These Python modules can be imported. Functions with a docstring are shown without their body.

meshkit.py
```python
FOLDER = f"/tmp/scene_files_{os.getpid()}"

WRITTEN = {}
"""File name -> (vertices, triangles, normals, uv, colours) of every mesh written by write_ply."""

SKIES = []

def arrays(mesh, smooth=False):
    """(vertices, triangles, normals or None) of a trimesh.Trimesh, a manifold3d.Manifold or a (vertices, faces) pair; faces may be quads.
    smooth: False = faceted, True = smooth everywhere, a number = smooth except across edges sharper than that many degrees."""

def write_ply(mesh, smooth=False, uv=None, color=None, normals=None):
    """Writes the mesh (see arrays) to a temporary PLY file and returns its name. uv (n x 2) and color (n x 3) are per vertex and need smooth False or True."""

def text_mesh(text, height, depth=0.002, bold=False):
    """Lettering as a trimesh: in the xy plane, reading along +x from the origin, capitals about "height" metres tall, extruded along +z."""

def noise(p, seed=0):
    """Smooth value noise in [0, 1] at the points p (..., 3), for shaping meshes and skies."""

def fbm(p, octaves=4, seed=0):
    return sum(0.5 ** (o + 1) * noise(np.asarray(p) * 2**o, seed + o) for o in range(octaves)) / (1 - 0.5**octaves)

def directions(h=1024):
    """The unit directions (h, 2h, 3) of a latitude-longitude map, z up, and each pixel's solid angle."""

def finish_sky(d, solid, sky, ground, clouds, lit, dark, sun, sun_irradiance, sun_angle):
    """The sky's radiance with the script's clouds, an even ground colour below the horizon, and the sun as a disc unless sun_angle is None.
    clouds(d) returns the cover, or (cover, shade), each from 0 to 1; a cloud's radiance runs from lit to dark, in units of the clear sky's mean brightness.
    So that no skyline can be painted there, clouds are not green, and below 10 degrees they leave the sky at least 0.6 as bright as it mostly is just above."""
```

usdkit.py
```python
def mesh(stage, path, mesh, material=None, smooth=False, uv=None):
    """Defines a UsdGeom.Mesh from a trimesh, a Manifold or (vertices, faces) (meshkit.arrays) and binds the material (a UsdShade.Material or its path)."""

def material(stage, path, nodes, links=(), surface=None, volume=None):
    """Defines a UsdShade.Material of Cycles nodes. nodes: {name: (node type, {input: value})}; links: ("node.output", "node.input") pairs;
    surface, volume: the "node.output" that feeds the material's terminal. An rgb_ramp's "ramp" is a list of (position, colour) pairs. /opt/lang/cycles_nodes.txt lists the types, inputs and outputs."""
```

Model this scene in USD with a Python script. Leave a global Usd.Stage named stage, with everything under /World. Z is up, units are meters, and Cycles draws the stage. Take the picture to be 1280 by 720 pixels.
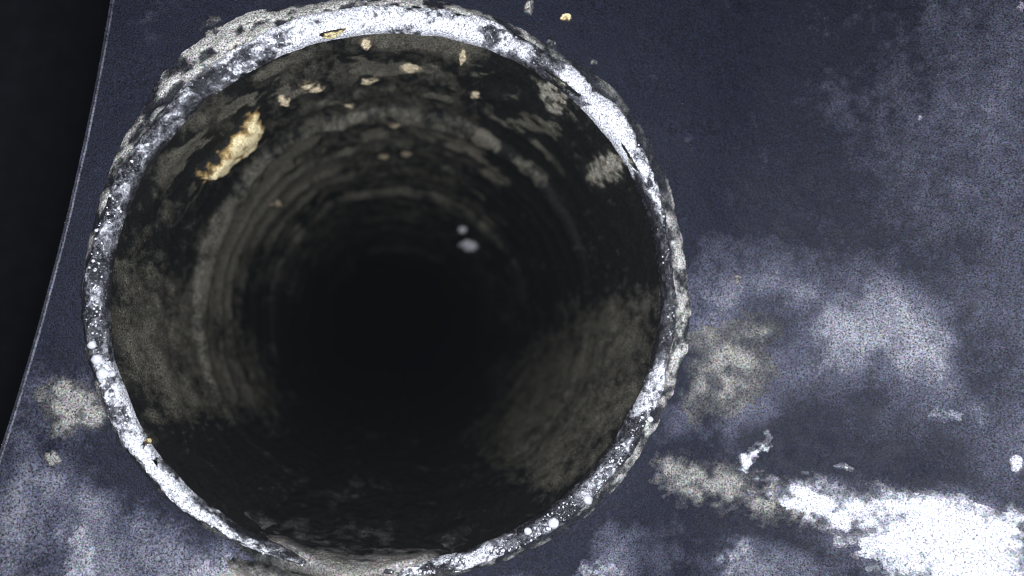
import math, numpy as np, trimesh, usdkit, meshkit
from pxr import Usd, UsdGeom, UsdLux, UsdShade, Gf, Sdf, Vt

stage = Usd.Stage.CreateInMemory()
UsdGeom.SetStageUpAxis(stage, UsdGeom.Tokens.z); UsdGeom.SetStageMetersPerUnit(stage, 1.0)
UsdGeom.Xform.Define(stage, '/World')

# ------------------------------------------------------------------ camera
T = 0.75                                            # tangent of half the horizontal angle
def rx(a): c, s = math.cos(a), math.sin(a); return np.array([[1, 0, 0], [0, c, -s], [0, s, c]])
def ry(a): c, s = math.cos(a), math.sin(a); return np.array([[c, 0, s], [0, 1, 0], [-s, 0, c]])
def rz(a): c, s = math.cos(a), math.sin(a); return np.array([[c, -s, 0], [s, c, 0], [0, 0, 1]])
AX = np.array([(497 - 640) / 640 * T, 1, -(410 - 360) / 640 * T]); AX /= np.linalg.norm(AX)   # where the pipe runs to
VIEW = rz(math.atan2(-AX[0], AX[1])) @ rx(math.asin(AX[2])) @ ry(math.radians(9))             # rows: right, forward, up
EYE = np.array([0.0013, -0.4970, -0.0282])
cam = UsdGeom.Camera.Define(stage, '/World/Camera')
m4 = np.eye(4); m4[:3, 0], m4[:3, 1], m4[:3, 2], m4[:3, 3] = VIEW[0], VIEW[2], -VIEW[1], EYE
cam.AddTransformOp().Set(Gf.Matrix4d(*m4.T.ravel().tolist()))
cam.CreateHorizontalApertureAttr(36.0); cam.CreateVerticalApertureAttr(36.0 * 9 / 16); cam.CreateFocalLengthAttr(18.0 / T)
cam.CreateClippingRangeAttr(Gf.Vec2f(0.005, 100.0))
cam.CreateExposureAttr(0.0)
cam.CreateFStopAttr(2.8); cam.CreateFocusDistanceAttr(0.49)

# ------------------------------------------------------------------ light: the inspection lamp, a ring of diodes round the lens (nothing else lights this underground chamber)
LAMP = 1.75
for i in range(8):
    a = 2 * math.pi * (i + .5) / 8
    p = EYE + VIEW[0] * (.035 + 0.036 * math.cos(a)) + VIEW[2] * (-.02 + 0.036 * math.sin(a)) - VIEW[1] * 0.004
    L = UsdLux.SphereLight.Define(stage, f'/World/inspection_lamp/diode_{i + 1:03d}')
    L.CreateRadiusAttr(0.005); L.CreateIntensityAttr(1500.0 * LAMP); L.CreateColorAttr(Gf.Vec3f(0.86, 0.90, 1.0))
    L.AddTranslateOp().Set(Gf.Vec3d(*p.tolist()))

# ------------------------------------------------------------------ helpers
def ray(px, py):
    d = np.stack([(np.asarray(px, float) - 640) / 640 * T, np.ones_like(np.asarray(px, float)), -(np.asarray(py, float) - 360) / 640 * T], -1)
    return d @ VIEW
def screen(p):
    q = (np.asarray(p) - EYE) @ VIEW.T
    w = np.maximum(q[..., 1], 1e-4)
    return np.stack([q[..., 0] / w / T * 640 + 640, 360 - q[..., 2] / w / T * 640], -1)
def sstep(a, b, x): t = np.clip((x - a) / (b - a), 0, 1); return t * t * (3 - 2 * t)
fbm = meshkit.fbm
def f3(a, b, s, octv=4, seed=0): return fbm(np.stack([a * s, b * s, np.zeros_like(a) + seed * 7.3], -1), octv, seed)
def poly_sd(P, pts):
    """signed distance to a polygon, positive inside"""
    P = np.asarray(P, float); A = P; B = np.roll(P, -1, 0)
    x, y = pts[..., 0], pts[..., 1]
    best = np.full(x.shape, 1e18); inside = np.zeros(x.shape, bool)
    for a, b in zip(A, B):
        d = b - a; t = np.clip(((x - a[0]) * d[0] + (y - a[1]) * d[1]) / (d @ d + 1e-18), 0, 1)
        best = np.minimum(best, (x - a[0] - t * d[0]) ** 2 + (y - a[1] - t * d[1]) ** 2)
        if a[1] != b[1]:
            c = ((a[1] > y) != (b[1] > y)) & (x < d[0] * (y - a[1]) / d[1] + a[0])
            inside ^= c
    return np.where(inside, 1, -1) * np.sqrt(best)
def blob(cx, cy, rx_, ry_, rot=0, n=12):
    a = np.linspace(0, 2 * np.pi, n, endpoint=False); r = math.radians(rot)
    u, v = rx_ * np.cos(a), ry_ * np.sin(a)
    return np.stack([cx + u * math.cos(r) - v * math.sin(r), cy + u * math.sin(r) + v * math.cos(r)], 1)
used = {}
def fresh(path):
    used[path] = used.get(path, -1) + 1
    return path if used[path] == 0 else f'{path}_{used[path]:03d}'
def grid_faces(nu, nv, keep=None, wrap=False):
    i, j = np.meshgrid(np.arange(nu if wrap else nu - 1), np.arange(nv - 1), indexing='ij')
    a = i * nv + j; b = ((i + 1) % nu) * nv + j; c = b + 1; d = a + 1
    q = np.stack([a, b, c, d], -1).reshape(-1, 4)
    if keep is not None: q = q[keep.reshape(-1)[q].all(1)]
    return np.vstack([q[:, [0, 1, 2]], q[:, [0, 2, 3]]])
def put(name, v, f, mat, parent='/World', stain_light=None, smooth=True, flip=False):
    f = np.asarray(f)
    if flip: f = f[:, ::-1]
    v = np.asarray(v, float)
    idx = np.unique(f); mp = np.zeros(len(v), int); mp[idx] = np.arange(len(idx)); v = v[idx]; f = mp[f]
    path = fresh(f'{parent}/{name}')
    g = usdkit.mesh(stage, path, trimesh.Trimesh(v, f, process=False), mat, smooth=False)
    if smooth:
        n = np.zeros_like(v); fn = np.cross(v[f[:, 1]] - v[f[:, 0]], v[f[:, 2]] - v[f[:, 0]])
        for k in range(3): np.add.at(n, f[:, k], fn)
        n /= np.linalg.norm(n, axis=1, keepdims=True) + 1e-20
        # the faceted call split the vertices: write the shared ones back
        g.CreatePointsAttr(Vt.Vec3fArray.FromNumpy(v.astype(np.float32)))
        g.CreateFaceVertexIndicesAttr(Vt.IntArray.FromNumpy(f.astype(np.int32).ravel()))
        g.CreateFaceVertexCountsAttr(Vt.IntArray.FromNumpy(np.full(len(f), 3, np.int32)))
        g.CreateNormalsAttr(Vt.Vec3fArray.FromNumpy(n.astype(np.float32))); g.SetNormalsInterpolation('vertex')
    if stain_light is not None:
        pv = UsdGeom.PrimvarsAPI(g).CreatePrimvar('stain_light', Sdf.ValueTypeNames.FloatArray, 'vertex')
        pv.Set(Vt.FloatArray.FromNumpy(np.asarray(stain_light, np.float32).ravel()[idx]))
    return g.GetPrim()
def tag(p, label=None, cat=None, group=None, kind=None):
    for k, s in (('label', label), ('category', cat), ('group', group), ('kind', kind)):
        if s: p.SetCustomDataByKey(k, s)
    return p
def thing(name, label, cat, group=None):
    return str(tag(UsdGeom.Xform.Define(stage, fresh('/World/' + name)).GetPrim(), label, cat, group).GetPath())

# ------------------------------------------------------------------ materials
def grimy(name, dark, light, rough=(.45, .8), big=18, mid=90, grain=800, grain_amt=.9, bump=.5, bdist=.002, spec=.4, stain_light=True, coat=0, ring=False, tint=.5, bias=0.0, mid_col=None, mot=.45, gain=(1.6, -.3)):
    """two tones mixed by the stain primvar and mottling, with sand-sized grain in colour and relief"""
    N = {'g': ('geometry', {}),
         'map': ('mapping', {'scale': (1, .45, 1) if ring else (1, 1, 1)}),
         'nb': ('noise_texture', {'scale': big, 'detail': 5, 'roughness': .6}),
         'nm': ('noise_texture', {'scale': mid, 'detail': 6, 'roughness': .68}),
         'ng': ('noise_texture', {'scale': grain, 'detail': 2, 'roughness': .75}),
         'nc': ('noise_texture', {'scale': grain * .8, 'detail': 1, 'roughness': .6}),
         'sum': ('math', {'math_type': 'add'}), 'mot': ('map_range', {'from_min': .75, 'from_max': 1.25, 'to_min': -mot, 'to_max': mot}),
         'fac': ('math', {'math_type': 'add', 'use_clamp': True, 'value2': .5 + bias}),
         'col': ('mix_color', {'a': dark, 'b': light}),
         'gr': ('map_range', {'from_min': .34, 'from_max': .66, 'to_min': 1 - grain_amt, 'to_max': 1 + grain_amt * 1.25}),
         'grc': ('combine_color', {}),
         'm1': ('mix_color', {'blend_type': 'multiply', 'fac': 1.0, 'use_clamp': False}),
         'm2': ('mix_color', {'blend_type': 'overlay', 'fac': tint}),
         'ro': ('map_range', {'from_min': .3, 'from_max': .7, 'to_min': rough[0], 'to_max': rough[1]}),
         'hs': ('math', {'math_type': 'multiply_add', 'value2': .5}),
         'b': ('bump', {'strength': bump, 'distance': bdist}),
         'p': ('principled_bsdf', {'specular_ior_level': spec, 'coat_weight': coat, 'coat_roughness': .12})}
    Lk = [('g.position', 'map.vector')] + [('map.vector', f'{n}.vector') for n in ('nb', 'nm')] + [('g.position', 'ng.vector'), ('g.position', 'nc.vector'),
          ('nb.fac', 'sum.value1'), ('nm.fac', 'sum.value2'), ('sum.value', 'mot.value'), ('mot.result', 'fac.value1'),
          ('fac.value', 'col.fac'), ('ng.fac', 'gr.value'), ('gr.result', 'grc.r'), ('gr.result', 'grc.g'), ('gr.result', 'grc.b'),
          ('col.result', 'm1.a'), ('grc.color', 'm1.b'), ('m1.result', 'm2.a'), ('nc.color', 'm2.b'), ('m2.result', 'p.base_color'),
          ('nm.fac', 'ro.value'), ('ro.result', 'p.roughness'), ('ng.fac', 'hs.value1'), ('nm.fac', 'hs.value3'), ('hs.value', 'b.height'), ('b.normal', 'p.normal')]
    if stain_light:
        N['at'] = ('attribute', {'attribute': 'stain_light'})
        N['f2'] = ('math', {'math_type': 'multiply_add', 'value2': gain[0], 'value3': gain[1] + bias})
        N['fac'] = ('math', {'math_type': 'add', 'use_clamp': True})
        # mottling acts in the middle of the stain's range, so that bare wall stays bare
        Lk = [l for l in Lk if l[1] != 'fac.value1'] + [('at.fac', 'f2.value1'), ('f2.value', 'fac.value1'), ('mot.result', 'fac.value2')]
    if mid_col:
        N['col'] = ('rgb_ramp', {'ramp': [(0, dark), (.42, mid_col), (1, light)]})
        Lk = [(a.replace('col.result', 'col.color'), b) for a, b in Lk]
    return usdkit.material(stage, f'/World/Looks/{name}', N, Lk, surface='p.BSDF')

WD, WM = (.0088, .0104, .0205), (.068, .070, .098)
M = {
 'wall': grimy('wall_concrete', WD, (.22, .22, .25), mid_col=WM, mot=.22, gain=(1.4, -.15), rough=(.5, .8), spec=.3, grain_amt=0.88),
 'crust': grimy('grey_silt_crust', WD, (.26, .25, .225), mid_col=(.088, .086, .086), mot=.26, gain=(1.4, -.15), grain_amt=0.88, bump=.8),
 'pale': grimy('pale_lime_crust', WD, (.85, .85, .90), mid_col=(.17, .17, .19), mot=.42, gain=(1.45, -.15), grain_amt=0.68, bump=.8),
 'lav': grimy('thin_grey_lime_film', WD, (.27, .27, .30), mid_col=WM, mot=.26, gain=(1.4, -.15), grain_amt=0.88, bump=.7),
 'barrel': grimy('slimed_pipe_wall', (.013, .0138, .0125), (.150, .139, .106), rough=(.5, .85), big=30, mid=120, ring=True, spec=.12, grain_amt=0.94, bump=.7, bdist=.003, tint=.3),
 'rim': grimy('limed_wet_rim', (.025, .025, .03), (.90, .90, .93), mid_col=(.16, .16, .175), rough=(.10, .38), big=45, mid=170, spec=.8, coat=.8, bump=.9, bdist=.003, grain_amt=0.81, tint=.15),
 'mortar': grimy('mortar', (.02, .021, .026), (.55, .53, .48), mid_col=(.13, .128, .12), grain_amt=0.88, bump=.9),
 'tan': grimy('tan_scale', (.013, .0138, .0125), (1.0, .84, .48), mid_col=(.38, .25, .09), grain_amt=0.54, bump=.5, tint=.1),
 'ochre': grimy('ochre_scale', (.013, .0138, .0125), (.78, .64, .42), mid_col=(.16, .13, .085), grain_amt=0.61, bump=.6, tint=.15),
 'olive': grimy('olive_grey_scale', (.013, .0138, .0125), (.42, .39, .31), mid_col=(.15, .14, .105), grain_amt=0.81, bump=.8),
 'silt': grimy('wet_silt', (.013, .0138, .0125), (.24, .225, .20), rough=(.25, .6), spec=.5, coat=.3, grain_amt=0.74, bump=.6),
 'lit_edge': grimy('lit_edge_grey', (.02, .021, .026), (.16, .16, .19), stain_light=False, big=30, grain_amt=.7, spec=.5, rough=(.3, .6)),
 'black': grimy('black_chamber_concrete', (.05, .052, .062), (.10, .10, .12), stain_light=False, grain_amt=0.54, spec=.1),
 'bead': grimy('white_mineral', (.6, .6, .62), (.9, .9, .92), stain_light=False, grain_amt=0.14, coat=.6, rough=(.15, .3), bump=.1),
 'sludge': grimy('black_sludge', (.010, .0105, .010), (.10, .096, .085), rough=(.3, .7), spec=.3, big=25, mid=90, bump=.8),
}

# ------------------------------------------------------------------ the pipe's measured mouth (not quite round)
RIM_PX = np.array([(133, 400), (838, 370), (490, 24), (197, 160), (660, 75), (750, 145), (800, 215), (817, 270), (822, 465), (770, 560), (720, 615), (655, 665),
                   (132, 460), (165, 525), (200, 585), (235, 630), (280, 660), (128, 330), (140, 270), (330, 82), (560, 36)], float)
d = ray(RIM_PX[:, 0], RIM_PX[:, 1]); q = EYE + d * (-EYE[1] / d[:, 1])[:, None]
th, rr = np.arctan2(q[:, 2], q[:, 0]), np.hypot(q[:, 0], q[:, 2])
H = lambda t: np.stack([np.ones_like(t), np.cos(t), np.sin(t), np.cos(2 * t), np.sin(2 * t), np.cos(3 * t), np.sin(3 * t)], -1)
COEF = np.linalg.lstsq(np.vstack([H(th), .35 * np.eye(7)[1:]]), np.r_[rr, np.zeros(6)], rcond=None)[0]
def r_in(t): return H(np.asarray(t)) @ COEF
R0 = COEF[0]
RIM_W, PROUD = 0.0185, 0.014
def theta_px(px, py): dd = ray(px, py); p = EYE + dd * (-EYE[1] / dd[..., 1])[..., None]; return np.arctan2(p[..., 2], p[..., 0])

# ------------------------------------------------------------------ head wall
def wall_y(x, z):
    """face of the wall: bends towards the viewer at the right (the round chamber) and at the foot (the benching)"""
    y = PROUD + 0 * x
    y = y - 1.15 * np.maximum(x - .24, 0) ** 2 / (.30 + np.maximum(x - .30, 0))
    k = np.maximum(-.222 - z - .03 * x, 0)
    return y - 1.1 * k * k / (.04 + k)
def on_wall(px, py):
    dd = ray(px, py); t = (PROUD - EYE[1]) / dd[..., 1]
    for _ in range(40):
        p = EYE + dd * t[..., None]
        t = t + .6 * (wall_y(p[..., 0], p[..., 2]) - p[..., 1]) / dd[..., 1]
    return EYE + dd * t[..., None]
EDGE_PX = np.array([(146, -30), (140, 0), (120, 108), (100, 215), (78, 300), (60, 380), (30, 470), (0, 570), (-40, 690)], float)
EP = on_wall(EDGE_PX[:, 0], EDGE_PX[:, 1]); o = np.argsort(EP[:, 2]); EC = np.polyfit(EP[o, 2], EP[o, 0], 2)
def edge_x(z): return np.polyval(EC, np.clip(z, -.34, .34))
wall = thing('head_wall', 'dark blue grey concrete chamber wall with the round pipe mouth in it', 'wall')
nz, nx = 400, 620
zz = np.linspace(-.46, .46, nz); s = np.linspace(0, 1, nx)
X = edge_x(zz)[:, None] + (0.85 - edge_x(zz)[:, None]) * s[None, :]; Z = np.repeat(zz[:, None], nx, 1)
rr2 = np.hypot(X, Z)
relief = .0022 * (f3(X, Z, 25, 5, 3) - .5) + .0035 * (f3(X, Z, 7, 3, 4) - .5)
V = np.stack([X, wall_y(X, Z) + relief, Z], -1)
SC = screen(V)
def px_stain_light(SC, polys, seed, amp=26, soft=30, scale=.02, cloud=0):
    out = np.zeros(SC.shape[:-1])
    nse = (f3(SC[..., 0], SC[..., 1], scale, 5, seed) - .5) * 2 * amp
    cl = 1 - cloud + 1.45 * cloud * sstep(.32, .66, f3(SC[..., 0], SC[..., 1], .017, 5, seed + 3)) if cloud else 1
    for P, val, *own in polys:
        so = own[0] if own else soft
        m_ = val * sstep(-so, so, poly_sd(P, SC) + nse)
        out = np.maximum(out, m_ * cl if so < 100 else m_)
    return out
WALL_STAIN_LIGHT = [
 ([(850, 380), (900, 340), (1010, 330), (1110, 330), (1190, 390), (1230, 520), (1150, 500), (1090, 465), (1010, 490), (900, 560), (845, 520)], .60, 60),
 ([(0, 600), (40, 470), (110, 470), (120, 530), (60, 560), (120, 600), (200, 650), (300, 700), (330, 760), (-20, 760)], .46, 36),
 ([(960, 620), (1150, 600), (1300, 610), (1300, 760), (1100, 740), (1000, 660)], .5, 40),
 ([(700, 720), (760, 680), (880, 660), (1000, 690), (1150, 760), (600, 760)], .40),
 ([(862, 290), (905, 290), (940, 400), (870, 420)], .28),
 ([(1190, -40), (1400, -60), (1400, 660), (1230, 640), (1180, 420), (1120, 200)], .42, 210),  # right side of the wall brightened softly: lamp light painted into the tone
]
stn = px_stain_light(SC, WALL_STAIN_LIGHT, 21, amp=42, cloud=.55)
put('wall_face', V.reshape(-1, 3), grid_faces(nz, nx, rr2 > .200), M['wall'], wall, stain_light=stn, flip=False)
# back and edge of the slab
zs = np.linspace(-.46, .46, 80); ex = edge_x(zs)
prof = [(0.0, 0.0015), (-.0012, 0), (-.0022, .0012), (-.003, .05)]
V = np.stack([np.stack([ex + a, wall_y(ex, zs) + b, zs], -1) for a, b in prof], 1)
put('wall_edge', V.reshape(-1, 3), grid_faces(80, 4), M['wall'], wall, stain_light=np.full(320, .15))
rad = .0008; ang = np.linspace(0, 2 * np.pi, 9)
wob = .0006 * (f3(zs, zs, 30, 3, 8) - .5)
V = np.stack([np.stack([ex + .0008 + wob + rad * np.cos(a), wall_y(ex, zs) - .0002 + rad * np.sin(a), zs], -1) for a in ang], 1)
put('lit_edge_strip', V.reshape(-1, 3), grid_faces(80, 9), M['lit_edge'], wall)  # thin lighter strip added for the bright line where the edge catches light

# ------------------------------------------------------------------ pipe
pipe = thing('drain_pipe', 'round drain pipe with a limed wet rim and black slimed bore', 'pipe')
BARREL_STAIN_LIGHT = [
 ([(140, 330), (215, 350), (270, 400), (330, 440), (330, 512), (180, 535), (145, 460)], .66, 50),
 ([(822, 375), (760, 360), (690, 420), (620, 470), (590, 560), (640, 600), (700, 610), (805, 530)], .66, 55),
 ([(330, 95), (420, 62), (580, 72), (620, 180), (560, 240), (420, 240), (340, 190)], .40),
 ([(420, 30), (480, 24), (560, 30), (600, 50), (585, 78), (530, 66), (470, 62), (430, 52)], 1.1),
 ([(330, 82), (380, 58), (430, 45), (425, 60), (380, 80), (335, 105), (240, 170), (200, 170)], .5),
 ([(245, 380), (258, 290), (300, 228), (345, 205), (430, 195), (430, 225), (345, 260), (300, 330), (290, 420)], .9),
 ([(430, 195), (560, 210), (640, 280), (680, 370), (640, 400), (600, 300), (520, 245), (430, 240)], .40),
 ([(330, 300), (400, 250), (480, 235), (560, 255), (640, 320), (660, 420), (600, 400), (560, 330), (400, 330), (320, 400)], .34),  # deep bore: extra lamp light put in as a lighter colour
 ([(360, 650), (520, 655), (600, 660), (560, 720), (340, 720)], .5),
 ([(140, 270), (200, 240), (260, 270), (240, 340), (150, 340)], .26),
 ([(160, 160), (330, 150), (300, 250), (150, 260)], .12),
 ([(690, 350), (830, 340), (825, 380), (700, 400)], .35),
]
def bore(t, y):
    """inside radius: three lengths of pipe, each slightly tighter than the one before, with lumpy rings of scale"""
    s_ = t * R0
    h = .007 * sstep(.198, .206, y) + .011 * sstep(.530, .542, y) + .006 * sstep(1.2, 1.22, y)
    h = h * (.12 + .88 * sstep(-.35, .55, np.cos(t - 2.0))) * (.15 + 1.7 * f3(np.cos(t) * .2, np.sin(t) * .2, 11, 4, 61))
    for yc, w, a in ((.045, .012, .0012), (.10, .016, .0018), (.155, .012, .0015), (.215, .012, .005), (.275, .010, .003), (.325, .012, .0035), (.39, .012, .004), (.455, .014, .004), (.55, .014, .006), (.62, .014, .004), (.70, .015, .005), (.80, .016, .005), (.95, .02, .005), (1.1, .02, .005), (1.25, .02, .007)):
        wav = .05 * (f3(np.cos(t) * .2, np.sin(t) * .2 + yc, 9, 3, int(yc * 100)) - .5)
        h = h + a * np.exp(-((y - yc - wav) / w) ** 2) * (.25 + 1.5 * f3(np.cos(t) * .2, np.sin(t) * .2 + 3 * yc, 14, 4, 5)) * (.12 + 1.0 * sstep(-.5, .6, np.cos(t - 2.1)))
    P3 = np.stack([np.cos(t) * .2, y * .5, np.sin(t) * .2], -1)
    h = h + (.004 + .005 * sstep(.2, .9, np.sin(t - .2))) * (fbm(P3 * 38, 5, 11) - .5) + .0016 * (fbm(P3 * 160, 3, 12) - .5)
    k = sstep(.0, .25, y)
    return (1 - k) * r_in(t) + k * R0 - h * sstep(0, .02, y)
nt = 620
tt = np.linspace(0, 2 * np.pi, nt, endpoint=False)
def bore_stain_light(Tm, Ym, SCb):
    st = px_stain_light(SCb, BARREL_STAIN_LIGHT, 31, amp=40, soft=30, scale=.022)
    # crown speckle: thin shreds of scale drawn out round the bore
    sp = fbm(np.stack([np.cos(Tm) * .2 * 32, np.sin(Tm) * .2 * 32, Ym * 34], -1), 4, 77)
    crown = sstep(.35, .85, np.sin(Tm - .30)) * sstep(.0, .05, Ym) * (1 - .5 * sstep(.45, .9, Ym))
    lit_ledge = (.85 * np.exp(-((Ym - .212) / .014) ** 2) * sstep(.1, .8, np.cos(Tm - 2.45)) + (.75 * np.exp(-((Ym - .535 - .12 * (f3(np.cos(Tm), np.sin(Tm), 2.3, 4, 89) - .5)) / .022) ** 2)) * sstep(.1, .8, np.cos(Tm - 1.85))) * sstep(.25, .6, f3(np.cos(Tm) * .2, np.sin(Tm) * .2 + Ym, 40, 4, 88))  # lamp light on the joint faces, painted as a lighter tone
    st = np.maximum(st, lit_ledge)
    return np.maximum(st * (.62 + .75 * fbm(np.stack([np.cos(Tm) * 9, np.sin(Tm) * 9, Ym * 30], -1), 4, 78)), 1.3 * crown * sstep(.535, .66, sp) * (.5 + .9 * f3(Tm * 1.0, Ym, 9, 3, 79)))
def section(ys):
    Tm, Ym = np.meshgrid(tt, ys, indexing='ij'); rad_ = bore(Tm, Ym)
    V = np.stack([rad_ * np.cos(Tm), Ym, rad_ * np.sin(Tm)], -1); st = bore_stain_light(Tm, Ym, screen(V))
    put('pipe_section', V.reshape(-1, 3), grid_faces(nt, len(ys), wrap=True), M['barrel'], pipe, stain_light=st, flip=True)
section(np.r_[.0118:.2001:.002]); section(np.r_[.2:.5351:.0045]); section(np.r_[.535:1.3:.012, 1.3:7:.15])
# rim: rounded lip from the bore to the outside face
def around(table):
    a = np.array([(theta_px(np.float64(x), np.float64(y)) % (2 * np.pi), c) for x, y, c in table]); a = a[np.argsort(a[:, 0])]
    return lambda t: np.interp(np.asarray(t) % (2 * np.pi), a[:, 0], a[:, 1], period=2 * np.pi)
rim_w = around([(x, y, w_ * .000514) for x, y, w_ in [(115, 330, 31), (115, 400, 31), (125, 450, 30), (155, 530, 27), (210, 610, 25), (270, 655, 20), (340, 690, 16), (420, 703, 14), (480, 705, 16), (600, 685, 26), (690, 640, 33), (760, 575, 33), (822, 480, 31),
    (842, 420, 24), (845, 330, 20), (835, 280, 22), (812, 200, 36), (770, 140, 44), (720, 95, 42), (690, 80, 34), (620, 40, 40), (540, 10, 44), (450, 5, 46), (370, 20, 44), (300, 65, 38), (240, 110, 34), (190, 160, 32), (140, 240, 31)]])
RIM_TONE = [(120, 300, .30), (110, 380, .33), (125, 450, .4), (145, 490, .8), (170, 550, .98), (220, 620, .95), (250, 645, .8), (290, 665, .6), (320, 680, .5), (360, 694, .3), (400, 700, .2), (480, 705, .25), (520, 702, .6), (560, 693, .75), (600, 685, .6), (650, 668, .34), (720, 620, .32), (780, 555, .36),  # lime coating by angle, with lamp highlights painted into the brightest stretches
            (825, 480, .66), (838, 450, .25), (845, 420, .10), (845, 330, .16), (838, 290, .42), (815, 210, .85), (770, 140, 1.05), (720, 100, .95), (695, 82, .22), (670, 70, .25), (640, 55, .8), (560, 15, 1.0), (450, 5, 1.0), (370, 20, .95),
            (300, 65, .85), (240, 110, .6), (195, 150, .30), (150, 220, .33), (130, 260, .42)]
ta = np.array([(theta_px(np.float64(a), np.float64(b)) % (2 * np.pi), c) for a, b, c in RIM_TONE]); ta = ta[np.argsort(ta[:, 0])]
nr, nsx = 2600, 26
tr = np.linspace(0, 2 * np.pi, nr, endpoint=False); sx = np.linspace(0, 1, nsx)
Tm, Sx = np.meshgrid(tr, sx, indexing='ij')
tone = np.interp(tr, ta[:, 0], ta[:, 1], period=2 * np.pi)[:, None] + 0 * Sx
wid = rim_w(Tm) * .90 * (1 + .6 * (f3(np.cos(Tm), np.sin(Tm), 7, 5, 41) - .5))
phi = np.pi * Sx
ri = r_in(Tm) - .0035 * f3(np.cos(Tm), np.sin(Tm), 12, 5, 47)
rad_ = ri + wid * (1 - np.cos(phi)) / 2; yv = .012 - .012 * np.sin(phi) ** .7
lump = (fbm(np.stack([np.cos(Tm) * 22, np.sin(Tm) * 22, Sx * 2.2], -1), 5, 42) - .5)
fine = (fbm(np.stack([np.cos(Tm) * 75, np.sin(Tm) * 75, Sx * 7], -1), 3, 43) - .5)
env = np.sin(phi) ** .5
yv = yv - .008 * lump * env - .0042 * fine * env
rad_ = rad_ + .0035 * (fbm(np.stack([np.cos(Tm) * 14, np.sin(Tm) * 14, Sx], -1), 4, 44) - .5) * env
V = np.stack([rad_ * np.cos(Tm), yv, rad_ * np.sin(Tm)], -1)
out_ = np.stack([(rad_[:, -1] + .0005) * np.cos(tr), np.full(nr, .03), (rad_[:, -1] + .0005) * np.sin(tr)], -1)[:, None]
V = np.concatenate([V, out_], 1)
patch = fbm(np.stack([np.cos(Tm) * 11, np.sin(Tm) * 11, Sx * 2.2], -1), 5, 46)
st = np.clip(tone * (.16 + .42 * sstep(.70, 1.0, tone) + (.95 - .12 * sstep(.75, 1.0, tone)) * sstep(.34, .58, patch)) * (.62 + .75 * sstep(-.16, .10, lump + .8 * fine)) - .45 * sstep(.60, .95, Sx) * sstep(.62, .40, patch), 0, 1)
st = np.concatenate([st, st[:, -1:] * .3], 1)
put('rim', V.reshape(-1, 3), grid_faces(nr, nsx + 1, wrap=True), M['rim'], pipe, stain_light=st, flip=False)

# mortar round the pipe
COL_W = [(80, 330, .005), (120, 480, .006), (200, 640, .006), (560, 715, .006), (760, 620, .012), (850, 500, .018), (868, 400, .022), (862, 300, .020), (830, 200, .016), (740, 80, .014), (600, 5, .010), (400, 0, .010), (300, 45, .022), (240, 90, .024), (190, 140, .014), (120, 220, .007)]
tc = np.array([(theta_px(np.float64(a), np.float64(b)) % (2 * np.pi), c) for a, b, c in COL_W]); tc = tc[np.argsort(tc[:, 0])]
COL_T = [(80, 330, .42), (120, 480, .35), (200, 640, .25), (560, 715, .3), (760, 620, .3), (850, 500, .5), (868, 400, .55), (862, 300, .42), (830, 200, .25), (740, 80, .25), (600, 5, .5), (400, 0, .8), (300, 45, .95), (240, 90, .75), (190, 140, .45), (120, 220, .45)]
td = np.array([(theta_px(np.float64(a), np.float64(b)) % (2 * np.pi), c) for a, b, c in COL_T]); td = td[np.argsort(td[:, 0])]
nr, nsx = 1500, 16
tr = np.linspace(0, 2 * np.pi, nr, endpoint=False); sx = np.linspace(0, 1, nsx)
Tm, Sx = np.meshgrid(tr, sx, indexing='ij')
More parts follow.
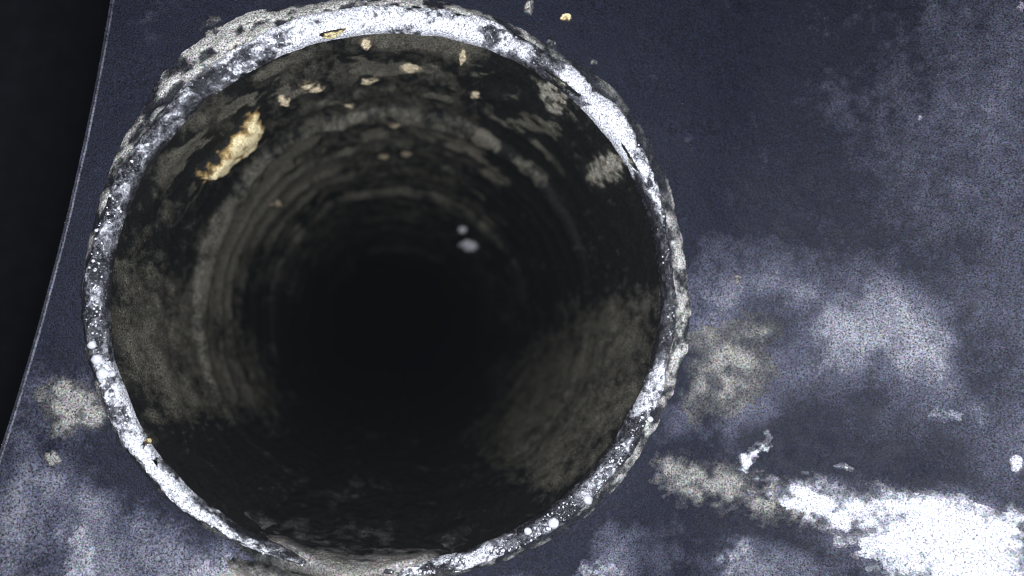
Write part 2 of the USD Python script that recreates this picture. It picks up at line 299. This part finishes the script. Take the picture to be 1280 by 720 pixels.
w = np.interp(tr, tc[:, 0], tc[:, 1], period=2 * np.pi)[:, None] * (.7 + .6 * f3(np.cos(Tm), np.sin(Tm), 5, 2, 51)) * 1.1
rad_ = r_in(Tm) + .9 * rim_w(Tm) - .004 + (w + .004) * Sx
lump = fbm(np.stack([np.cos(Tm) * 20, np.sin(Tm) * 20, rad_ * 110], -1), 5, 52)
xx, zz_ = rad_ * np.cos(Tm), rad_ * np.sin(Tm)
hh = (.0045 + .004 * sstep(.2, .9, np.cos(Tm - 2.3))) * (1 - Sx ** 1.7) * (.35 + 1.2 * lump) - .0035 * Sx
V = np.stack([xx, wall_y(xx, zz_) - hh, zz_], -1)
st = np.interp(tr, td[:, 0], td[:, 1], period=2 * np.pi)[:, None] * (.2 + 1.4 * sstep(.36, .62, lump))
collar = put('mortar_collar', V.reshape(-1, 3), grid_faces(nr, nsx, wrap=True), M['mortar'], stain_light=st)
tag(collar, 'rough uneven mortar ring bedding the pipe into the wall', 'mortar')

# ------------------------------------------------------------------ deposits
def crust(name, poly, mat, label, cat='deposit', where='wall', thick=.003, seed=1, amp=.35, edge=.5, res=None, group=None, base=.0, full=1.0, rough=1.0, holes=0.0, rag=.45, lift=0.0):
    P = np.asarray(poly, float)
    if where == 'wall':
        W = on_wall(P[:, 0], P[:, 1]); uv = W[:, [0, 2]]
    else:
        dd = ray(P[:, 0], P[:, 1]); a = dd[:, 0] ** 2 + dd[:, 2] ** 2; b = EYE[0] * dd[:, 0] + EYE[2] * dd[:, 2]; c = EYE[0] ** 2 + EYE[2] ** 2 - (R0 - .002) ** 2
        t = (-b + np.sqrt(b * b - a * c)) / a; W = EYE + dd * t[:, None]
        ang_ = np.arctan2(W[:, 2], W[:, 0]); c0 = np.arctan2(np.sin(ang_).mean(), np.cos(ang_).mean())
        uv = np.stack([((ang_ - c0 + np.pi) % (2 * np.pi) - np.pi) * R0, W[:, 1]], 1)
    lo, hi = uv.min(0), uv.max(0); size = (hi - lo); mn = max(min(size), 1e-3)
    pad = .35 * mn; lo, hi = lo - pad, hi + pad
    step = res or float(np.clip(mn / 40, .0004, .0016))
    nu, nv = [int(min(420, max(12, np.ceil(x / step)))) for x in (hi - lo)]
    U, Vv = np.meshgrid(np.linspace(lo[0], hi[0], nu), np.linspace(lo[1], hi[1], nv), indexing='ij')
    fr = 2.2 / mn
    sd = poly_sd(uv, np.stack([U, Vv], -1)) + amp * mn * (f3(U, Vv, fr, 5, seed) - .5) * 1.3 - holes * mn * sstep(.5, .8, f3(U, Vv, fr * 2.2, 4, seed + 50))
    sd = sd + rag * min(mn, .06) * (f3(U, Vv, 260 if where == 'wall' else 200, 4, seed + 31) - .5) + .5 * rag * min(mn, .06) * (f3(U, Vv, 90, 3, seed + 33) - .5)
    cov = sstep(0, edge * mn * .5, sd)
    h = thick * (cov * (.25 + rough * (f3(U, Vv, min(fr * 5, 400), 4, seed + 9)))) - .0009 * sstep(.0, -.12 * mn, sd) - .0002
    h = h + lift * cov * (Vv - lo[1]) / (hi[1] - lo[1]) if lift else h
    st = full * cov ** .8 * (.35 + 1.0 * sstep(.25, .7, f3(U, Vv, min(fr * 3.5, 300), 5, seed + 19)))
    if where == 'wall':
        rel = .0022 * (f3(U, Vv, 25, 5, 3) - .5) + .0035 * (f3(U, Vv, 7, 3, 4) - .5)
        V = np.stack([U, wall_y(U, Vv) + rel - h, Vv], -1); st = np.maximum(st, px_stain_light(screen(V), WALL_STAIN_LIGHT, 21, amp=42, cloud=.55))
    else:
        t = U / R0 + c0; yy = np.maximum(Vv, .0005); rr_ = bore(t, yy) - h - .0004; V = np.stack([rr_ * np.cos(t), yy, rr_ * np.sin(t)], -1); st = np.maximum(st, .5 * bore_stain_light(t, yy, screen(V)))
    keep = sd > -.10 * mn
    f = grid_faces(nu, nv, keep)
    if not len(f): print('empty', label); return
    return tag(put(name, V.reshape(-1, 3), f, M[mat], stain_light=st, flip=(where != 'wall')), label, cat, group)

crust('silt_patch', [(846, 450), (868, 410), (905, 385), (945, 382), (985, 395), (1000, 410), (975, 440), (985, 470), (962, 500), (930, 520), (890, 540), (850, 550), (836, 505)], 'crust', 'olive grey silt patch on the wall touching the right side of the pipe', thick=.004, seed=1, edge=.9, full=.8, rag=.3)
crust('silt_patch', [(815, 560), (850, 556), (905, 566), (955, 585), (1010, 596), (1060, 622), (1050, 668), (985, 668), (915, 656), (850, 640), (806, 606)], 'crust', 'olive grey silt tongue joining the pipe foot to the white lime band', thick=.004, seed=24, edge=1.1, full=.95, rag=.3, amp=.15)
crust('lime_film', [(985, 400), (1010, 350), (1080, 345), (1140, 360), (1185, 400), (1208, 460), (1215, 515), (1170, 500), (1140, 475), (1095, 460), (1050, 470), (1010, 490), (985, 450)], 'lav', 'large cloudy lavender grey film arching over the wall right of the pipe', thick=.0012, seed=2, edge=.9, amp=.8, full=.28, holes=.3)
crust('lime_film', [(1140, 520), (1165, 505), (1195, 508), (1215, 490), (1238, 505), (1236, 525), (1205, 530), (1170, 532)], 'lav', 'bright wispy streak at the lower right end of the lavender film', thick=.001, seed=3, full=.9, edge=1.)
crust('lime_film', [(1085, 480), (1110, 430), (1150, 400), (1185, 420), (1195, 465), (1160, 490), (1130, 480)], 'lav', 'paler knot of film near the right end of the lavender cloud', thick=.0010, seed=33, amp=.8, full=.36, edge=1., holes=.2)
crust('lime_streak', [(908, 596), (928, 562), (958, 534), (972, 546), (956, 576), (934, 598)], 'pale', 'short slanting white streak beside the dark hollow right of the pipe foot', thick=.003, seed=4, full=1.3, edge=.7, rag=.3, amp=.25)
crust('lime_streak', [(1038, 582), (1052, 575), (1072, 583), (1070, 592), (1050, 590)], 'pale', 'tiny pale fleck standing alone above the white lime band', thick=.0015, seed=5, full=.6, edge=1., rag=.3)
crust('lime_spot', blob(1270, 580, 12, 11), 'pale', 'round bright white spot at the right edge above the lime band', thick=.003, seed=6, edge=1., rag=.3, rough=.5)
crust('lime_band', [(905, 606), (950, 588), (1000, 586), (1050, 592), (1110, 600), (1160, 606), (1215, 618), (1310, 630), (1340, 770), (1210, 770), (1150, 738), (1105, 712), (1060, 684), (1000, 664), (950, 648), (915, 628)], 'pale', 'broad white lime band sloping down to the lower right corner', thick=.006, seed=7, amp=.13, edge=.7, full=1.08, rag=.45)
crust('silt_patch', [(40, 466), (80, 454), (115, 464), (138, 488), (150, 525), (134, 546), (100, 548), (80, 565), (52, 550), (40, 510)], 'crust', 'grey silt patch on the wall left of the pipe', thick=.003, seed=8, full=.9, edge=.6, rag=.25)
crust('lime_spot', blob(65, 572, 13, 11, 20), 'crust', 'small grey tan lump below the silt patch left of the pipe', thick=.004, seed=9, full=1.3, rag=.2, rough=.5)
crust('lime_film', [(75, 650), (105, 635), (135, 655), (142, 690), (130, 745), (60, 745), (78, 690)], 'lav', 'bright lavender film at the bottom left of the wall', thick=.0015, seed=10, edge=.9, amp=.6)
crust('lime_film', [(225, 705), (250, 688), (285, 690), (330, 705), (350, 745), (210, 745)], 'lav', 'pale film under the lower left of the pipe rim', thick=.0015, seed=11, edge=.8, full=.9)
crust('lime_film', [(725, 695), (768, 690), (800, 715), (765, 740), (700, 735)], 'lav', 'small pale film below the lower right of the pipe rim', thick=.0015, seed=12, edge=.9, full=.75)
crust('lime_film', [(880, 690), (905, 668), (935, 665), (945, 690), (985, 705), (960, 735), (890, 730)], 'lav', 'thin broken film below the white lime band', thick=.0012, seed=13, edge=1., amp=.7, full=.6)
crust('lime_film', [(0, 610), (60, 600), (110, 590), (180, 610), (190, 650), (120, 640), (80, 660), (60, 740), (-10, 740)], 'lav', 'faint broad lavender film across the lower left of the wall', thick=.001, seed=14, edge=1., amp=.8, full=.38, holes=.3)
crust('lime_spot', blob(707, 22, 8, 6, 30), 'tan', 'single cream speck on the dark wall above the pipe', thick=.003, seed=15, full=.9)
crust('lime_spot', blob(741, 78, 6, 5), 'crust', 'faint grey speck on the wall just outside the upper right rim', thick=.002, seed=16, full=.8)
crust('lime_spot', blob(1149, 146, 6, 5), 'lav', 'lone faint speck on the bare wall at the upper right', thick=.002, seed=17, full=.5)
crust('lime_spot', blob(921, 348, 7, 6), 'crust', 'grey speck on the wall above the olive silt patch', thick=.003, seed=18)
crust('lime_spot', blob(1276, 8, 7, 8), 'lav', 'pale speck in the upper right corner of the wall', thick=.002, seed=19, full=.7)
for k, (x, y, a, b, rot) in enumerate([(265, 28, 26, 9, -25), (270, 42, 20, 11, -20), (205, 105, 18, 8, -45), (660, 10, 8, 12, 20), (690, 55, 10, 6, 40)]):
    crust('mortar_lump', blob(x, y, a, b, rot), 'mortar', ['brownish mortar smear on the wall above the upper left rim', 'cream stained mortar lump against the upper left rim', 'long mortar lump beside the left shoulder of the rim',
          'little mortar dab on the wall above the top right of the rim', 'dark mortar dab beside the upper right rim'][k], 'mortar', thick=(.002, .004, .004, .004, .004)[k], seed=60 + k, full=(.45, .8, .6, .6, .5)[k], edge=.9, rough=.6)

# inside the pipe
crust('scale_flake', [(321, 128), (326, 150), (318, 172), (296, 194), (268, 218), (248, 229), (243, 218), (260, 196), (282, 170), (302, 145)], 'tan', 'bright cream yellow scale flake on the upper left of the bore', 'scale', 'bore', .0028, 20, amp=.15, edge=.45, rough=.7, rag=.25, full=1.2, lift=.014)
crust('scale_patch', [(666, 108), (688, 95), (712, 100), (718, 118), (710, 140), (700, 154), (680, 142), (668, 124)], 'olive', 'olive grey scale patch just inside the upper right rim', 'scale', 'bore', .0025, 21, rough=.5, rag=.2, edge=.6, full=1.0)
crust('scale_patch', [(726, 203), (745, 188), (775, 188), (792, 205), (784, 222), (758, 235), (735, 240), (724, 226)], 'olive', 'mottled grey scale patch inside the right rim below the olive one', 'scale', 'bore', .0025, 22, amp=.4, full=.9, rough=.5, edge=.7, rag=.25)
crust('scale_flake', blob(414, 36, 14, 6, -15), 'tan', 'small orange yellow scale chip under the top left of the rim', 'scale', 'bore', .003, 23, rough=.4, rag=.2)
SPECKS = [(460, 98, 17, 6, 'oval tan speck on the crown of the bore'), (513, 86, 14, 5, 'pale tan speck right of the oval one on the crown'), (492, 148, 9, 6, 'round yellow speck in the middle of the crown'),
          (479, 189, 11, 4, 'left one of two flat specks side by side deep in the crown'), (509, 187, 10, 4, 'right one of two flat specks side by side deep in the crown'), (388, 104, 22, 6, 'long brownish smear on the upper left of the crown'),
          (579, 68, 6, 8, 'white speck tucked under the top of the rim'), (456, 49, 9, 6, 'grey cream speck close under the top of the rim'), (594, 118, 9, 5, 'faint grey speck on the upper right of the bore'), (436, 128, 10, 4, 'thin pale fleck below the oval tan speck'),
          (352, 122, 9, 5, 'faint speck right of the cream yellow flake'), (340, 250, 10, 6, 'small pale speck on the left shoulder of the first joint')]
for k, (x, y, a, b, lab) in enumerate(SPECKS):
    crust('scale_speck', blob(x, y, a, b, 0), 'ochre', lab, 'scale', 'bore', .0018, 80 + k, amp=.35, full=1.15, rough=.5, edge=.7, rag=.2, lift=.003)
for x, y, r_, lab in ((191, 548, 5, 'upper of two yellow grains inside the lower left rim'), (197, 575, 5, 'lower of two yellow grains inside the lower left rim')):
    crust('scale_grain', blob(x, y, r_, r_), 'tan', lab, 'scale', 'bore', .002, int(x), full=.8)

def bore_point(px, py, rad0):
    dd = ray(px, py); a = dd[0] ** 2 + dd[2] ** 2; b = EYE[0] * dd[0] + EYE[2] * dd[2]; c = EYE[0] ** 2 + EYE[2] ** 2 - rad0 ** 2
    return EYE + dd * ((-b + math.sqrt(b * b - a * c)) / a)
def pebble(name, at, r, mat, label, cat, seed, squash=(1, 1, 1), group=None, uneven=.35):
    s_ = trimesh.creation.icosphere(3, 1.0); v = np.array(s_.vertices)
    v = v * (1 + uneven * (fbm(v * 1.6 + seed * 5.1, 3, seed) - .5))[:, None] * np.array(squash) * r + at
    return tag(put(name, v, s_.faces, M[mat], stain_light=np.full(len(v), 1.0)), label, cat, group)
pb = bore_point(586, 306, .166); pebble('mineral_lump', pb, .0105, 'bead', 'bright white mineral lump hanging deep inside on the right of the bore', 'mineral', 3, (1.4, 1, .8), uneven=1.5)
pb2 = bore_point(578, 287, .172); pebble('mineral_lump', pb2, .006, 'bead', 'smaller white lump just above the bright one deep in the bore', 'mineral', 4, (1, 1, 1), uneven=1.3)

# round white beads added as the glints of drops on the rim
def rim_at(px, py):
    t = theta_px(np.float64(px), np.float64(py)); dd = ray(px, py); p = EYE + dd * ((-.001 - EYE[1]) / dd[1]); return p
BEADS = [(735, 625, 6, 'white glint bead at the upper end of the row on the lower right rim'), (692, 654, 7, 'largest white glint bead on the lower right rim'), (691, 656, 0, ''), (657, 690, 0, ''),
         (115, 431, 5, 'topmost of three white glint beads on the left rim'), (121, 449, 6, 'middle of three white glint beads on the left rim'), (128, 467, 7, 'lowest of three white glint beads on the left rim'), (140, 467, 4, 'small white glint bead beside the lowest of the three on the left rim'),
         (660, 664, 5, 'last white glint bead at the bottom of the lower right rim'), (824, 484, 5, 'white glint bead on the right rim above the slanting row'), (813, 524, 4, 'little white glint bead near the bend of the right rim')]
for k, (x, y, r_, lab) in enumerate(BEADS):
    if r_: pebble('glint_bead', rim_at(x, y), r_ * .00056, 'bead', lab, 'mineral', 100 + k)
# fine white grit added for the wet sparkle of the rim
rng = np.random.default_rng(5); vs, fs, n = [], [], 0
ico = trimesh.creation.icosphere(1, 1.0)
for _ in range(520):
    t = rng.choice([rng.uniform(-1.35, -.25), rng.uniform(2.9, 4.0), rng.uniform(0, 6.283)], p=[.5, .2, .3])
    u = rng.uniform(.15, .66); ph = math.pi * u
    r_ = float(r_in(np.float64(t))) - .001 + .88 * float(rim_w(np.float64(t))) * (1 - math.cos(ph)) / 2; y = .012 - .012 * math.sin(ph) ** .7 + .0004
    s_ = rng.choice([.0005, .0008, .0012], p=[.55, .35, .1])
    vs.append(np.array(ico.vertices) * s_ + [r_ * math.cos(t), y, r_ * math.sin(t)]); fs.append(np.array(ico.faces) + n); n += len(ico.vertices)
tag(put('sparkle_grit', np.vstack(vs), np.vstack(fs), M['bead']), 'fine white grit added for sparkle along the pipe rim', 'grit', kind='stuff')

# silt lying in the mouth and spilling over the lip, and the water behind it
def floor_dir(): t = theta_px(np.float64(440), np.float64(700)); return float(t)
t0 = floor_dir()
na, nb_ = 260, 120
A_, S_ = np.meshgrid(np.linspace(-.70, .70, na), np.linspace(0, 1, nb_), indexing='ij')
t = t0 + A_
# path of the sheet: down the wall, over the lip, back into the bore until it dips under the water
kn = np.array([(0, .090, .0), (.28, .026, -.003), (.40, .013, -.012), (.50, .002, -.007), (.58, -.002, .006), (.78, -.003, .05), (1.0, .006, .12)])
dr = np.interp(S_, kn[:, 0], kn[:, 1]); dy = np.interp(S_, kn[:, 0], kn[:, 2])
lmp = fbm(np.stack([A_ * 9, S_ * 14, 0 * A_], -1), 5, 72)
wid = np.abs(A_ - .02) + .20 * (fbm(np.stack([A_ * 7, S_ * 6, 0 * A_], -1), 5, 71) - .5)
lim = np.interp(S_, [0, .3, .5, .62, 1], [.60, .40, .14, .40, .62])
body = sstep(lim + .08, lim - .14, wid)
rad_ = r_in(t) + dr - .004 * body * lmp * sstep(.3, .6, S_) + .016 * (1 - body) * sstep(.40, .52, S_)
yy = dy - .004 * body * (lmp - .3) + .022 * (1 - body) * sstep(.62, .45, S_)
V = np.stack([rad_ * np.cos(t), yy, rad_ * np.sin(t)], -1)
wy = wall_y(V[..., 0], V[..., 2]); low = sstep(.36, .26, S_)
V[..., 1] = V[..., 1] * (1 - low) + (wy - .004 * body * lmp + .006 * (1 - body)) * low
st = body * (.85 + .6 * sstep(.35, .68, fbm(np.stack([A_ * 5, S_ * 34, 0 * A_], -1), 5, 73))) * (1 - .75 * sstep(.50, .70, S_) - .25 * sstep(.68, .85, S_))
tag(put('silt_apron', V.reshape(-1, 3), grid_faces(na, nb_, body > .03), M['silt'], stain_light=st), 'brown grey wet silt lying over the lip at the foot of the pipe', 'silt')
nw, ny = 120, 160
hw = np.linspace(-1, 1, nw); yw = np.r_[np.linspace(.02, .6, 120), np.linspace(.62, 4, 40)]
Hm, Ym = np.meshgrid(hw, yw, indexing='ij')
lvl = -(R0 - .012); half = np.sqrt(R0 ** 2 - lvl ** 2) * 1.02
V = np.stack([Hm * half, Ym, lvl + .007 * (fbm(np.stack([Hm * 5, Ym * 32, 0 * Hm], -1), 5, 90) - .5)], -1)
tag(put('sludge', V.reshape(-1, 3), grid_faces(nw, ny), M['sludge'], stain_light=sstep(.55, .75, fbm(np.stack([Hm * 4, Ym * 25, 0 * Hm], -1), 5, 91)) * .4), 'black wet sludge lying in the bottom of the pipe', 'sludge', kind='stuff')

# ------------------------------------------------------------------ the rest of the chamber
def slab(name, lo, hi, label):
    b = trimesh.creation.box(bounds=[lo, hi]); b = b.subdivide().subdivide()
    return tag(put(name, np.array(b.vertices), b.faces, M['black'], smooth=False), label, None, kind='structure')
slab('chamber_floor', (-2.2, -1.6, -.62), (1.2, 1.6, -.47), 'dark chamber floor')
slab('chamber_ceiling', (-2.2, -1.6, 1.4), (1.2, 1.6, 1.5), 'dark chamber ceiling')
slab('chamber_far_wall', (-2.2, 1.6, -.62), (-.45, 1.75, 1.5), 'unlit black recess left of the head wall')
slab('chamber_side_wall', (-2.35, -1.6, -.62), (-2.2, 1.75, 1.5), 'unlit side wall of the chamber')

# ------------------------------------------------------------------ thin damp haze added to lift the blacks, lit by the lamp
usdkit.material(stage, '/World/Looks/added_damp_haze', {'v': ('principled_volume', {'color': (.9, .94, 1), 'density': .0013})}, volume='v.volume')
b = trimesh.creation.box(bounds=[(-2.6, -1.8, -1.62), (1.6, 7.5, 1.6)])
tag(put('haze', np.array(b.vertices), b.faces, UsdShade.Material.Get(stage, '/World/Looks/added_damp_haze'), smooth=False), 'thin damp haze added to lift the blacks in chamber and pipe', kind='stuff')
